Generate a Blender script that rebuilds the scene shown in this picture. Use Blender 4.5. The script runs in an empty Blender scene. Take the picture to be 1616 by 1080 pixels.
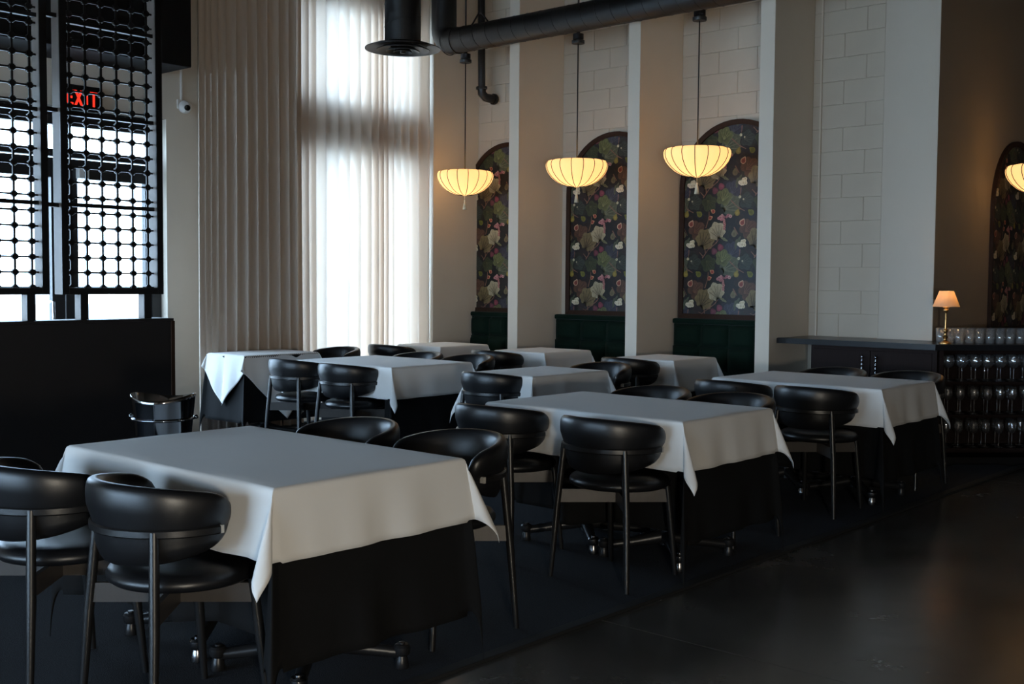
import bpy, bmesh, math, random
from mathutils import Vector, Matrix
random.seed(7)
PI = math.pi
scene = bpy.context.scene
COL = scene.collection

# ------------------------------------------------------------------ camera, world, light, exposure
cam_d = bpy.data.cameras.new('camera')
cam = bpy.data.objects.new('camera', cam_d)
COL.objects.link(cam)
scene.camera = cam
cam_d.sensor_width = 36.0
cam_d.lens = 1782.286 / 1616 * 36.0
cam_d.clip_start = 0.05
cam_d.clip_end = 200
_r = Vector((0.746963, 0.664819, 0.007901)); _u = Vector((-0.041668, 0.034950, 0.998520)); _f = Vector((-0.663559, 0.746187, -0.053808))
cam.matrix_world = Matrix(((_r.x, _u.x, -_f.x, 0), (_r.y, _u.y, -_f.y, 0), (_r.z, _u.z, -_f.z, 1.4), (0, 0, 0, 1)))

world = bpy.data.worlds.new('overcast_sky')
scene.world = world
world.use_nodes = True
bg = world.node_tree.nodes['Background']
bg.inputs['Color'].default_value = (0.52, 0.745, 1.0, 1)
bg.inputs['Strength'].default_value = 15.0

scene.view_settings.view_transform = 'Standard'
scene.view_settings.look = 'None'
scene.view_settings.gamma = 1.0
scene.view_settings.use_curve_mapping = False
scene.view_settings.exposure = 0.0

def portal(name, loc, rot, sx, sy):
    d = bpy.data.lights.new(name, 'AREA'); d.shape = 'RECTANGLE'; d.size = sx; d.size_y = sy
    d.cycles.is_portal = True
    o = bpy.data.objects.new(name, d); COL.objects.link(o); o.location = loc; o.rotation_euler = rot
    return o
# room shell dimensions
XW = -8.95          # wall with the doors and the curtained window
YB = 9.20           # block wall behind the booths
YF = -7.0           # window wall behind the camera
XR = 3.0
ZC = 5.0
portal('daylight_portal_storefront', (XW - 0.27, 3.7, 1.45), (0, -PI / 2, 0), 2.75, 3.5)
portal('daylight_portal_curtain', (XW - 0.27, 7.55, 2.1), (0, -PI / 2, 0), 4.1, 1.8)
portal('daylight_portal_street', (-4.35, YF - 0.22, 1.45), (PI / 2, 0, 0), 8.7, 2.8)

# ------------------------------------------------------------------ materials
MATS = {}
def mat(name, color=(0.5, 0.5, 0.5), rough=0.5, metal=0.0, spec=0.5, noise=0.0, nscale=20, bump=0.0, bscale=200, coat=0.0, sheen=0.0, stretch=None):
    if name in MATS: return MATS[name]
    m = bpy.data.materials.new(name); m.use_nodes = True
    nt = m.node_tree; b = nt.nodes['Principled BSDF']
    b.inputs['Base Color'].default_value = (*color, 1)
    b.inputs['Roughness'].default_value = rough
    b.inputs['Metallic'].default_value = metal
    b.inputs['Specular IOR Level'].default_value = spec
    if coat: b.inputs['Coat Weight'].default_value = coat
    if sheen:
        b.inputs['Sheen Weight'].default_value = sheen
        b.inputs['Sheen Roughness'].default_value = 0.4
    tc = nt.nodes.new('ShaderNodeTexCoord'); out = tc.outputs['Object']
    if stretch:
        mp = nt.nodes.new('ShaderNodeMapping'); mp.inputs['Scale'].default_value = stretch
        nt.links.new(out, mp.inputs['Vector']); out = mp.outputs['Vector']
    if noise:
        n = nt.nodes.new('ShaderNodeTexNoise'); n.inputs['Scale'].default_value = nscale; n.inputs['Detail'].default_value = 6
        nt.links.new(out, n.inputs['Vector'])
        mx = nt.nodes.new('ShaderNodeMix'); mx.data_type = 'RGBA'
        mx.inputs['A'].default_value = (*[c * (1 - noise) for c in color], 1)
        mx.inputs['B'].default_value = (*[min(1, c * (1 + noise)) for c in color], 1)
        nt.links.new(n.outputs['Fac'], mx.inputs['Factor']); nt.links.new(mx.outputs['Result'], b.inputs['Base Color'])
    if bump:
        n2 = nt.nodes.new('ShaderNodeTexNoise'); n2.inputs['Scale'].default_value = bscale; n2.inputs['Detail'].default_value = 4
        nt.links.new(out, n2.inputs['Vector'])
        bp = nt.nodes.new('ShaderNodeBump'); bp.inputs['Strength'].default_value = bump; bp.inputs['Distance'].default_value = 0.01
        nt.links.new(n2.outputs['Fac'], bp.inputs['Height']); nt.links.new(bp.outputs['Normal'], b.inputs['Normal'])
    MATS[name] = m
    return m

def translucent(name, color, trans, emit=None, estr=0.0, weave=0.0):
    m = bpy.data.materials.new(name); m.use_nodes = True; nt = m.node_tree; nt.nodes.clear()
    o = nt.nodes.new('ShaderNodeOutputMaterial')
    d = nt.nodes.new('ShaderNodeBsdfDiffuse'); t = nt.nodes.new('ShaderNodeBsdfTranslucent')
    d.inputs['Color'].default_value = (*color, 1); t.inputs['Color'].default_value = (*color, 1)
    mx = nt.nodes.new('ShaderNodeMixShader'); mx.inputs[0].default_value = trans
    nt.links.new(d.outputs[0], mx.inputs[1]); nt.links.new(t.outputs[0], mx.inputs[2])
    last = mx.outputs[0]
    if weave:
        tc = nt.nodes.new('ShaderNodeTexCoord'); n = nt.nodes.new('ShaderNodeTexNoise'); n.inputs['Scale'].default_value = 300
        nt.links.new(tc.outputs['Object'], n.inputs['Vector'])
        bp = nt.nodes.new('ShaderNodeBump'); bp.inputs['Strength'].default_value = weave; bp.inputs['Distance'].default_value = 0.004
        nt.links.new(n.outputs['Fac'], bp.inputs['Height'])
        nt.links.new(bp.outputs[0], d.inputs['Normal']); nt.links.new(bp.outputs[0], t.inputs['Normal'])
    if emit:
        e = nt.nodes.new('ShaderNodeEmission'); e.inputs['Color'].default_value = (*emit, 1); e.inputs['Strength'].default_value = estr
        ad = nt.nodes.new('ShaderNodeAddShader'); nt.links.new(last, ad.inputs[0]); nt.links.new(e.outputs[0], ad.inputs[1]); last = ad.outputs[0]
    nt.links.new(last, o.inputs['Surface'])
    MATS[name] = m
    return m

def emission(name, color, s):
    m = bpy.data.materials.new(name); m.use_nodes = True; nt = m.node_tree; nt.nodes.clear()
    o = nt.nodes.new('ShaderNodeOutputMaterial'); e = nt.nodes.new('ShaderNodeEmission')
    e.inputs['Color'].default_value = (*color, 1); e.inputs['Strength'].default_value = s
    nt.links.new(e.outputs[0], o.inputs['Surface']); MATS[name] = m
    return m

def clear_glass(name, tint=(1, 1, 1), ior=1.45, boost=1.0, refracted_glow=0.0):
    m = bpy.data.materials.new(name); m.use_nodes = True; nt = m.node_tree; nt.nodes.clear()
    o = nt.nodes.new('ShaderNodeOutputMaterial')
    tr = nt.nodes.new('ShaderNodeBsdfTransparent'); tr.inputs['Color'].default_value = (*tint, 1)
    g = nt.nodes.new('ShaderNodeBsdfGlossy'); g.inputs['Roughness'].default_value = 0.02
    fr = nt.nodes.new('ShaderNodeLayerWeight'); fr.inputs['Blend'].default_value = 0.5
    pw = nt.nodes.new('ShaderNodeMath'); pw.operation = 'POWER'; pw.inputs[1].default_value = 3.0
    ml = nt.nodes.new('ShaderNodeMath'); ml.operation = 'MULTIPLY_ADD'; ml.inputs[1].default_value = 0.55 * boost; ml.inputs[2].default_value = 0.045 * boost * boost; ml.use_clamp = True
    nt.links.new(fr.outputs['Facing'], pw.inputs[0]); nt.links.new(pw.outputs[0], ml.inputs[0])
    mx = nt.nodes.new('ShaderNodeMixShader'); nt.links.new(ml.outputs[0], mx.inputs[0])
    nt.links.new(tr.outputs[0], mx.inputs[1]); nt.links.new(g.outputs[0], mx.inputs[2]); last = mx.outputs[0]
    if refracted_glow:
        df_ = nt.nodes.new('ShaderNodeBsdfDiffuse'); df_.inputs['Color'].default_value = (0.85, 0.88, 0.9, 1)  # pale diffuse stands in for light refracted through the glass
        m2 = nt.nodes.new('ShaderNodeMixShader'); m2.inputs[0].default_value = refracted_glow
        nt.links.new(last, m2.inputs[1]); nt.links.new(df_.outputs[0], m2.inputs[2]); last = m2.outputs[0]
    nt.links.new(last, o.inputs['Surface'])
    MATS[name] = m
    return m

WALL = mat('painted_plaster', (0.70, 0.625, 0.53), 0.75, noise=0.04, nscale=3, bump=0.03, bscale=120)
BLOCK = mat('painted_block', (0.56, 0.495, 0.405), 0.7, noise=0.05, nscale=5, bump=0.12, bscale=60)
MORTAR = mat('painted_mortar', (0.54, 0.475, 0.385), 0.8)
BLACKPAINT = mat('black_paint', (0.004, 0.004, 0.0045), 0.7, spec=0.25)
CEIL = mat('black_ceiling', (0.012, 0.011, 0.011), 0.8)
DARKWALL = mat('dark_room_wall', (0.16, 0.12, 0.09), 0.7, noise=0.1, nscale=2)
BLACKMETAL = mat('black_metal', (0.012, 0.012, 0.014), 0.38, noise=0.2, nscale=15)
STORE = mat('storefront_aluminium', (0.014, 0.015, 0.017), 0.4)
SCREENMAT = mat('screen_black', (0.006, 0.0058, 0.0058), 0.35)
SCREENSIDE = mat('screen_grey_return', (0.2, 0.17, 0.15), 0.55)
HALFWALL = mat('half_wall_dark', (0.012, 0.009, 0.008), 0.55, noise=0.2, nscale=4)
LEATHER = mat('black_leather', (0.007, 0.007, 0.0078), 0.36, noise=0.15, nscale=40, bump=0.05, bscale=350)
LACQUER = mat('black_lacquered_wood', (0.010, 0.0095, 0.0095), 0.32)
BOARD = mat('dark_ash_board', (0.045, 0.038, 0.033), 0.42, noise=0.2, nscale=12, stretch=(1, 8, 1))
CAP = mat('pale_rail_cap', (0.42, 0.40, 0.36), 0.45)
LINEN = mat('white_linen', (0.75, 0.735, 0.71), 0.85, noise=0.015, nscale=8, bump=0.05, bscale=500, sheen=0.1)
BLACKLINEN = mat('black_linen', (0.006, 0.006, 0.0063), 0.9, spec=0.2, noise=0.15, nscale=10, bump=0.06, bscale=400)
TABLEWOOD = mat('table_wood', (0.05, 0.035, 0.025), 0.5)
CASTIRON = mat('cast_iron', (0.016, 0.016, 0.017), 0.35, metal=0.3)
STEEL = mat('steel_foot', (0.32, 0.32, 0.33), 0.25, metal=1.0)
VELVET = mat('green_velvet', (0.0035, 0.013, 0.008), 0.9, spec=0.15, noise=0.3, nscale=6, sheen=0.06)
WALNUT = mat('dark_walnut_frame', (0.035, 0.016, 0.009), 0.6, spec=0.2, noise=0.3, nscale=10, stretch=(8, 8, 1))
CABINET = mat('dark_cabinet_wood', (0.019, 0.0125, 0.0115), 0.6, spec=0.08, noise=0.25, nscale=8, stretch=(10, 10, 1))
STONE = mat('black_stone_top', (0.010, 0.0105, 0.012), 0.3, spec=0.35, noise=0.4, nscale=6)
BRASS = mat('aged_brass', (0.55, 0.33, 0.13), 0.28, metal=1.0, noise=0.15, nscale=30)
DUCT = mat('black_duct', (0.008, 0.0075, 0.0075), 0.45, noise=0.2, nscale=10)
RUG = mat('charcoal_carpet', (0.028, 0.031, 0.037), 0.95, spec=0.15, noise=0.7, nscale=160, bump=0.5, bscale=260)
RUGEDGE = mat('black_carpet_binding', (0.006, 0.006, 0.006), 0.8)
WHITEPLASTIC = mat('white_plastic', (0.75, 0.73, 0.70), 0.4)
BLACKGLASS = mat('black_glass_lens', (0.003, 0.003, 0.003), 0.08)
CHROME = mat('dark_polished_steel', (0.26, 0.27, 0.29), 0.09, metal=1.0)
RED = emission('exit_red', (1.0, 0.03, 0.015), 1.6)
GLASS = clear_glass('window_glass')
WINEGLASS = clear_glass('clear_glassware', (0.98, 0.985, 0.99), 1.5, 1.7, 0.018)
DRAPE = translucent('lined_drape', (0.64, 0.55, 0.47), 0.04, weave=0.15)
SHEER = translucent('sheer_drape', (0.78, 0.67, 0.57), 0.34, weave=0.12)
PAPER = translucent('lantern_silk', (0.95, 0.80, 0.52), 0.55, (1.0, 0.57, 0.25), 0.50)
SHADE = translucent('linen_shade', (0.88, 0.70, 0.50), 0.55, weave=0.3)
TASSEL = mat('cream_tassel', (0.6, 0.55, 0.42), 0.8)
GROUND = mat('outdoor_concrete', (0.62, 0.61, 0.59), 0.9, noise=0.1, nscale=2)

def floor_material():
    m = bpy.data.materials.new('polished_concrete'); m.use_nodes = True; nt = m.node_tree; b = nt.nodes['Principled BSDF']
    tc = nt.nodes.new('ShaderNodeTexCoord')
    n1 = nt.nodes.new('ShaderNodeTexNoise'); n1.inputs['Scale'].default_value = 1.6; n1.inputs['Detail'].default_value = 9; n1.inputs['Roughness'].default_value = 0.62
    n2 = nt.nodes.new('ShaderNodeTexNoise'); n2.inputs['Scale'].default_value = 45; n2.inputs['Detail'].default_value = 5
    for n in (n1, n2): nt.links.new(tc.outputs['Object'], n.inputs['Vector'])
    r = nt.nodes.new('ShaderNodeValToRGB'); e = r.color_ramp.elements
    e[0].position = 0.3; e[0].color = (0.045, 0.043, 0.039, 1); e[1].position = 0.72; e[1].color = (0.11, 0.105, 0.095, 1)
    nt.links.new(n1.outputs['Fac'], r.inputs['Fac'])
    mx = nt.nodes.new('ShaderNodeMix'); mx.data_type = 'RGBA'; mx.blend_type = 'MULTIPLY'; mx.inputs['Factor'].default_value = 0.35
    nt.links.new(r.outputs['Color'], mx.inputs['A']); nt.links.new(n2.outputs['Color'], mx.inputs['B']); nt.links.new(mx.outputs['Result'], b.inputs['Base Color'])
    mr = nt.nodes.new('ShaderNodeMapRange'); mr.inputs['To Min'].default_value = 0.16; mr.inputs['To Max'].default_value = 0.34
    nt.links.new(n1.outputs['Fac'], mr.inputs['Value']); nt.links.new(mr.outputs['Result'], b.inputs['Roughness'])
    bp = nt.nodes.new('ShaderNodeBump'); bp.inputs['Strength'].default_value = 0.03; bp.inputs['Distance'].default_value = 0.01
    n3 = nt.nodes.new('ShaderNodeTexNoise'); n3.inputs['Scale'].default_value = 5; nt.links.new(tc.outputs['Object'], n3.inputs['Vector'])
    nt.links.new(n3.outputs['Fac'], bp.inputs['Height']); nt.links.new(bp.outputs[0], b.inputs['Normal'])
    return m
CONCRETE = floor_material()

def attr_material(name):
    m = bpy.data.materials.new(name); m.use_nodes = True; nt = m.node_tree; b = nt.nodes['Principled BSDF']
    a = nt.nodes.new('ShaderNodeAttribute'); a.attribute_name = 'print_colour'
    tc = nt.nodes.new('ShaderNodeTexCoord'); n = nt.nodes.new('ShaderNodeTexNoise'); n.inputs['Scale'].default_value = 55; n.inputs['Detail'].default_value = 4
    nt.links.new(tc.outputs['Object'], n.inputs['Vector'])
    mr = nt.nodes.new('ShaderNodeMapRange'); mr.inputs['To Min'].default_value = 0.45; mr.inputs['To Max'].default_value = 1.5
    nt.links.new(n.outputs['Fac'], mr.inputs['Value'])
    mx = nt.nodes.new('ShaderNodeVectorMath'); mx.operation = 'SCALE'
    nt.links.new(a.outputs['Color'], mx.inputs[0]); nt.links.new(mr.outputs['Result'], mx.inputs['Scale'])
    nt.links.new(mx.outputs[0], b.inputs['Base Color'])
    b.inputs['Roughness'].default_value = 0.5
    return m
PRINT = attr_material('botanical_print')

# ------------------------------------------------------------------ helpers
def finish(name, bm, material, parent=None, smooth=False, angle=None):
    me = bpy.data.meshes.new(name); bmesh.ops.recalc_face_normals(bm, faces=bm.faces); bm.to_mesh(me); bm.free()
    if smooth:
        for p in me.polygons: p.use_smooth = True
        if angle is not None: me.set_sharp_from_angle(angle=math.radians(angle))
    if material: me.materials.append(material)
    return link(name, me, parent)

def link(name, me, parent=None, loc=None):
    o = bpy.data.objects.new(name, me); COL.objects.link(o)
    if parent: o.parent = parent
    if loc: o.location = loc
    return o

def box(bm, x0, x1, y0, y1, z0, z1, bev=0.0):
    vs = [bm.verts.new((x, y, z)) for x in (x0, x1) for y in (y0, y1) for z in (z0, z1)]
    fs = [(0, 1, 3, 2), (4, 6, 7, 5), (0, 4, 5, 1), (2, 3, 7, 6), (0, 2, 6, 4), (1, 5, 7, 3)]
    faces = [bm.faces.new([vs[i] for i in f]) for f in fs]
    if bev:
        es = list({e for f in faces for e in f.edges})
        bmesh.ops.bevel(bm, geom=es, offset=bev, segments=2, profile=0.6, affect='EDGES')

def boxo(name, d, material, parent=None, bev=0.0):
    bm = bmesh.new(); box(bm, *d, bev=bev)
    return finish(name, bm, material, parent)

def tube(bm, pts, radii, seg=12, caps=True):
    pts = [Vector(p) for p in pts]
    if not hasattr(radii, '__len__'): radii = [radii] * len(pts)
    rings = []
    ref = None
    for i, p in enumerate(pts):
        t = (pts[min(i + 1, len(pts) - 1)] - pts[max(i - 1, 0)]).normalized()
        if ref is None: ref = Vector((0, 0, 1)) if abs(t.z) < 0.9 else Vector((1, 0, 0))
        a = (ref - t * ref.dot(t)).normalized(); b = t.cross(a); ref = a
        rings.append([bm.verts.new(p + (a * math.cos(k * 2 * PI / seg) + b * math.sin(k * 2 * PI / seg)) * radii[i]) for k in range(seg)])
    for r0, r1 in zip(rings, rings[1:]):
        for k in range(seg): bm.faces.new((r0[k], r0[(k + 1) % seg], r1[(k + 1) % seg], r1[k]))
    if caps:
        bm.faces.new(rings[0][::-1]); bm.faces.new(rings[-1])

def lathe(bm, prof, seg=24, c=(0, 0, 0)):
    rings = []
    for r, z in prof:
        if r < 1e-5: rings.append([bm.verts.new((c[0], c[1], c[2] + z))])
        else: rings.append([bm.verts.new((c[0] + r * math.cos(k * 2 * PI / seg), c[1] + r * math.sin(k * 2 * PI / seg), c[2] + z)) for k in range(seg)])
    for a, b in zip(rings, rings[1:]):
        for k in range(seg):
            k2 = (k + 1) % seg
            if len(a) == 1 and len(b) == 1: continue
            if len(a) == 1: bm.faces.new((a[0], b[k], b[k2]))
            elif len(b) == 1: bm.faces.new((a[k], a[k2], b[0]))
            else: bm.faces.new((a[k], a[k2], b[k2], b[k]))

def tag(o, label, cat, group=None, kind=None):
    if label: o['label'] = label
    if cat: o['category'] = cat
    if group: o['group'] = group
    if kind: o['kind'] = kind
    return o

def empty(name, loc=(0, 0, 0), rz=0.0):
    o = bpy.data.objects.new(name, None); COL.objects.link(o); o.location = loc; o.rotation_euler = (0, 0, rz)
    o.empty_display_size = 0.1
    return o

def struct(o):
    o['kind'] = 'structure'
    return o

def copy_tree(o, parent=None):
    c = o.copy(); COL.objects.link(c); c.parent = parent
    for ch in list(o.children): copy_tree(ch, c)
    return c

# ------------------------------------------------------------------ room shell
# floor: concrete slabs with sawn joints
floor = struct(boxo('floor', (XW - 0.15, XR + 0.2, YF - 0.2, 12.2, -0.2, -0.012), mat('dark_joint_grout', (0.02, 0.019, 0.018), 0.9)))  # dark base visible in the slab joints
ys = [YF - 0.2, -1.2, 3.697, 8.3, 12.2]; xs = [XW - 0.15, -4.4, 0.2, XR + 0.2]
for i in range(len(ys) - 1):
    for j in range(len(xs) - 1):
        boxo('slab', (xs[j] + 0.003, xs[j + 1] - 0.003, ys[i] + 0.003, ys[i + 1] - 0.003, -0.02, 0.0), CONCRETE, floor)
struct(boxo('ceiling', (XW - 0.15, XR + 0.2, YF - 0.2, 12.2, ZC, ZC + 0.2), CEIL))

# wall with doors (faces +X): opening for storefront y -4.3..5.43 z 0..2.72 ; curtained window y 6.65..8.45
def wall_pieces(name, pieces, material):
    bm = bmesh.new()
    for p in pieces: box(bm, *p)
    return struct(finish(name, bm, material))
XO = XW - 0.25
wall_pieces('wall_entrance', [
    (XO, XW, YF - 0.2, 2.0, 0, ZC), (XO, XW, 2.0, 5.46, 2.80, ZC), (XO, XW, 5.46, 6.75, 0, ZC),
    (XO, XW, 6.75, 8.45, 4.15, ZC), (XO, XW, 6.75, 8.45, 0, 0.05), (XO, XW, 8.45, 9.5, 0, ZC)], WALL)
wall_pieces('wall_street', [
    (XW, -8.7, YF - 0.2, YF, 0, ZC), (0.0, XR, YF - 0.2, YF, 0, ZC), (-8.7, 0.0, YF - 0.2, YF, 0, 0.05), (-8.7, 0.0, YF - 0.2, YF, 2.8, ZC)], WALL)
wall_pieces('wall_side', [(XR, XR + 0.2, YF - 0.2, 12.2, 0, ZC)], DARKWALL)
wall_pieces('wall_bar_end', [(-3.57, XR, 12.0, 12.2, 0, ZC)], DARKWALL)

# booth wall (faces -Y) with fins
wall_back = struct(boxo('wall_back', (XW, -3.82, YB, YB + 0.25, 0, ZC), MORTAR))
wall_side2 = struct(boxo('wall_bar', (-3.82, -3.57, YB, 12.0, 0, ZC), mat('shade_darkened_paint', (0.34, 0.285, 0.225), 0.7, noise=0.05, nscale=3)))  # paint darkened to stand in for light blocked above the bar
pier = boxo('trim_1', (-4.03, -3.571, YB - 0.007, YB, 0, ZC), mat('painted_pier', (0.57, 0.51, 0.43), 0.7, noise=0.04, nscale=3)); struct(pier)
YFIN = 8.50
FINS = [(-8.95, -8.70), (-7.62, -7.49), (-6.16, -6.03), (-4.81, -4.675)]
for i, (a, b) in enumerate(FINS):
    struct(boxo('trim_%d' % (i + 2), (a, b, YFIN, YB, 0, ZC), WALL, bev=0.004))
# narrow white corner bead on the block wall beside the counter
struct(boxo('trim_6', (-4.605, -4.59, YB - 0.02, YB, 0.94, ZC), WALL, bev=0.004))

# concrete blocks as pieces
BW, BH, G = 0.40, 0.2, 0.002
_blocks = {}
def block_mesh(w, h):
    key = (round(w, 3), round(h, 3))
    if key not in _blocks:
        bm = bmesh.new(); box(bm, 0, w, -0.007, 0.0, 0, h)
        es = [e for e in bm.edges if all(v.co.y < -0.005 for v in e.verts)]
        bmesh.ops.bevel(bm, geom=es, offset=0.003, segments=1, affect='EDGES')
        me = bpy.data.meshes.new('block'); bmesh.ops.recalc_face_normals(bm, faces=bm.faces); bm.to_mesh(me); bm.free()
        me.materials.append(BLOCK); _blocks[key] = me
    return _blocks[key]
def lay_blocks(x0, x1, z0, z1, skip=None):
    r = 0; z = z0
    while z < z1:
        off = 0 if r % 2 else BW / 2
        x = x0 - off
        while x < x1:
            a, b = max(x, x0), min(x + BW, x1)
            if b - a > 0.03 and not (skip and skip(a, b, z)):
                link('block', block_mesh(b - a - G, BH - G), wall_back, (a + G / 2, YB, z + G / 2))
            x += BW
        z += BH; r += 1
ALC = [(-8.70, -7.62), (-7.49, -6.16), (-6.03, -4.81)]
ARCH_C = [-8.24, -6.80, -5.41]
ARCH_R = 0.605
ARCH_TOP = 2.90
for (a, b), c in zip(ALC, ARCH_C):
    lay_blocks(a, b, 1.94, ZC, lambda p, q, z, c=c: p > c - 0.60 and q < c + 0.60 and z + 0.2 < 2.34)
lay_blocks(-4.675, -4.605, 0.94, ZC); lay_blocks(-4.59, -4.03, 0.94, ZC)

# outdoor pavement
gp = struct(boxo('floor_outside', (-60, XW - 0.15, -50, 50, -0.25, -0.06), GROUND))
struct(boxo('floor_street', (XW - 0.15, 40, -50, YF - 0.2, -0.25, -0.06), GROUND))

# street windows behind the camera
def window(name, axis, pos, a0, a1, z0, z1, bar=0.06, depth=0.1, mull=(), trans=(), pane=True):
    root = struct(empty(name, (0, 0, 0)))
    def b(n, u0, u1, w0, w1, m, t=depth, par=root):
        if axis == 'x': return boxo(n, (pos - t, pos, u0, u1, w0, w1), m, par)
        return boxo(n, (u0, u1, pos - t, pos, w0, w1), m, par)
    b('jamb', a0, a0 + bar, z0, z1, STORE); b('jamb', a1 - bar, a1, z0, z1, STORE)
    b('sill', a0 + bar, a1 - bar, z0, z0 + bar, STORE); b('head', a0 + bar, a1 - bar, z1 - bar, z1, STORE)
    for m_ in mull: b('mullion', m_ - bar / 2, m_ + bar / 2, z0 + bar, z1 - bar, STORE)
    for (t0, t1) in trans: b('transom', a0 + bar, a1 - bar, t0, t1, STORE)
    us = [a0 + bar] + [v for m_ in mull for v in (m_ - bar / 2, m_ + bar / 2)] + [a1 - bar]
    zs = [z0 + bar] + [v for t in trans for v in t] + [z1 - bar]
    if pane:
        for i in range(0, len(us), 2):
            for k in range(0, len(zs), 2):
                p = depth / 2
                d = (pos - p - 0.003, pos - p + 0.003, us[i], us[i + 1], zs[k], zs[k + 1]) if axis == 'x' else (us[i], us[i + 1], pos - p - 0.003, pos - p + 0.003, zs[k], zs[k + 1])
                boxo('pane', d, GLASS, root)
    return root
window('window_1', 'y', YF - 0.05, -8.7, 0.0, 0.05, 2.8, mull=(-7.25, -5.8, -4.35, -2.9, -1.45))
window('window_2', 'x', XW + 0.05, 6.75, 8.45, 0.05, 4.15, bar=0.07, mull=(7.05,), trans=((2.66, 3.19),))
window('window_3', 'x', XW - 0.10, 2.0, 3.45, 0.0, 2.80, mull=(2.72,), trans=((2.24, 2.42),))
window('window_4', 'x', XW - 0.10, 3.45, 5.46, 2.40, 2.80, bar=0.06, mull=(4.58,))
for z in ((2.66, 2.74),): struct(boxo('trim_10', (XW - 0.19, XW - 0.105, 3.5, 5.40, 2.66, 2.741), STORE))
for n, (a, b) in enumerate(((3.50, 4.575), (4.585, 5.37))):
    root = struct(empty('door_%d' % (n + 1)))
    X0, X1 = XW - 0.18, XW - 0.12
    st = 0.11
    boxo('stile', (X0, X1, a, a + st, 0.01, 2.39), STORE, root); boxo('stile', (X0, X1, b - (0.05 if n else st), b, 0.01, 2.39), STORE, root)
    e = 0.05 if n else st
    boxo('rail', (X0, X1, a + st, b - e, 0.01, 0.26), STORE, root); boxo('rail', (X0, X1, a + st, b - e, 2.23, 2.39), STORE, root)
    boxo('pane', (XW - 0.153, XW - 0.147, a + st, b - e, 0.26, 2.23), GLASS, root)
    bm = bmesh.new(); hy = (a + st + 0.02) if n else (b - st - 0.02)
    tube(bm, [(X1, hy, 0.95), (X1 + 0.06, hy, 0.95), (X1 + 0.06, hy, 1.2), (X1, hy, 1.2)], 0.012, 8)
    finish('handle', bm, STEEL, root, True)
struct(boxo('door_frame_jamb', (XW - 0.20, XW - 0.10, 5.37, 5.46, 0, 2.40), STORE)).name = 'trim_7'
# black bulkhead over the vestibule
struct(boxo('trim_9', (XW, -8.40, 1.0, 5.37, 3.17, ZC), BLACKPAINT, bev=0.01))
# closer box above the door
cl = empty('door_closer', (XW - 0.119, 4.72, 2.31)); tag(cl, 'small pale door closer box high on the glass door', 'door closer')
boxo('body', (0, 0.06, -0.04, 0.05, -0.08, 0.02), WHITEPLASTIC, cl, 0.006); boxo('arm', (0.0, 0.03, 0.05, 0.28, -0.01, 0.005), STORE, cl)

# carpet
rug = empty('carpet'); tag(rug, 'charcoal woven carpet under the dining tables', 'carpet')
boxo('pile', (-7.48, -2.83, -1.5, 8.49, 0.0, 0.012), RUG, rug); boxo('pile', (XW + 0.02, -7.48, 4.66, 8.49, 0.0, 0.012), RUG, rug)
boxo('pile', (-4.66, -2.83, 8.49, 8.60, 0.0, 0.012), RUG, rug)
boxo('binding', (-2.83, -2.775, -1.5, 9.16, 0.0, 0.014), RUGEDGE, rug, 0.004)
boxo('pile', (-3.2, -2.83, 8.60, 9.0, 0.0, 0.012), RUG, rug)

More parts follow.
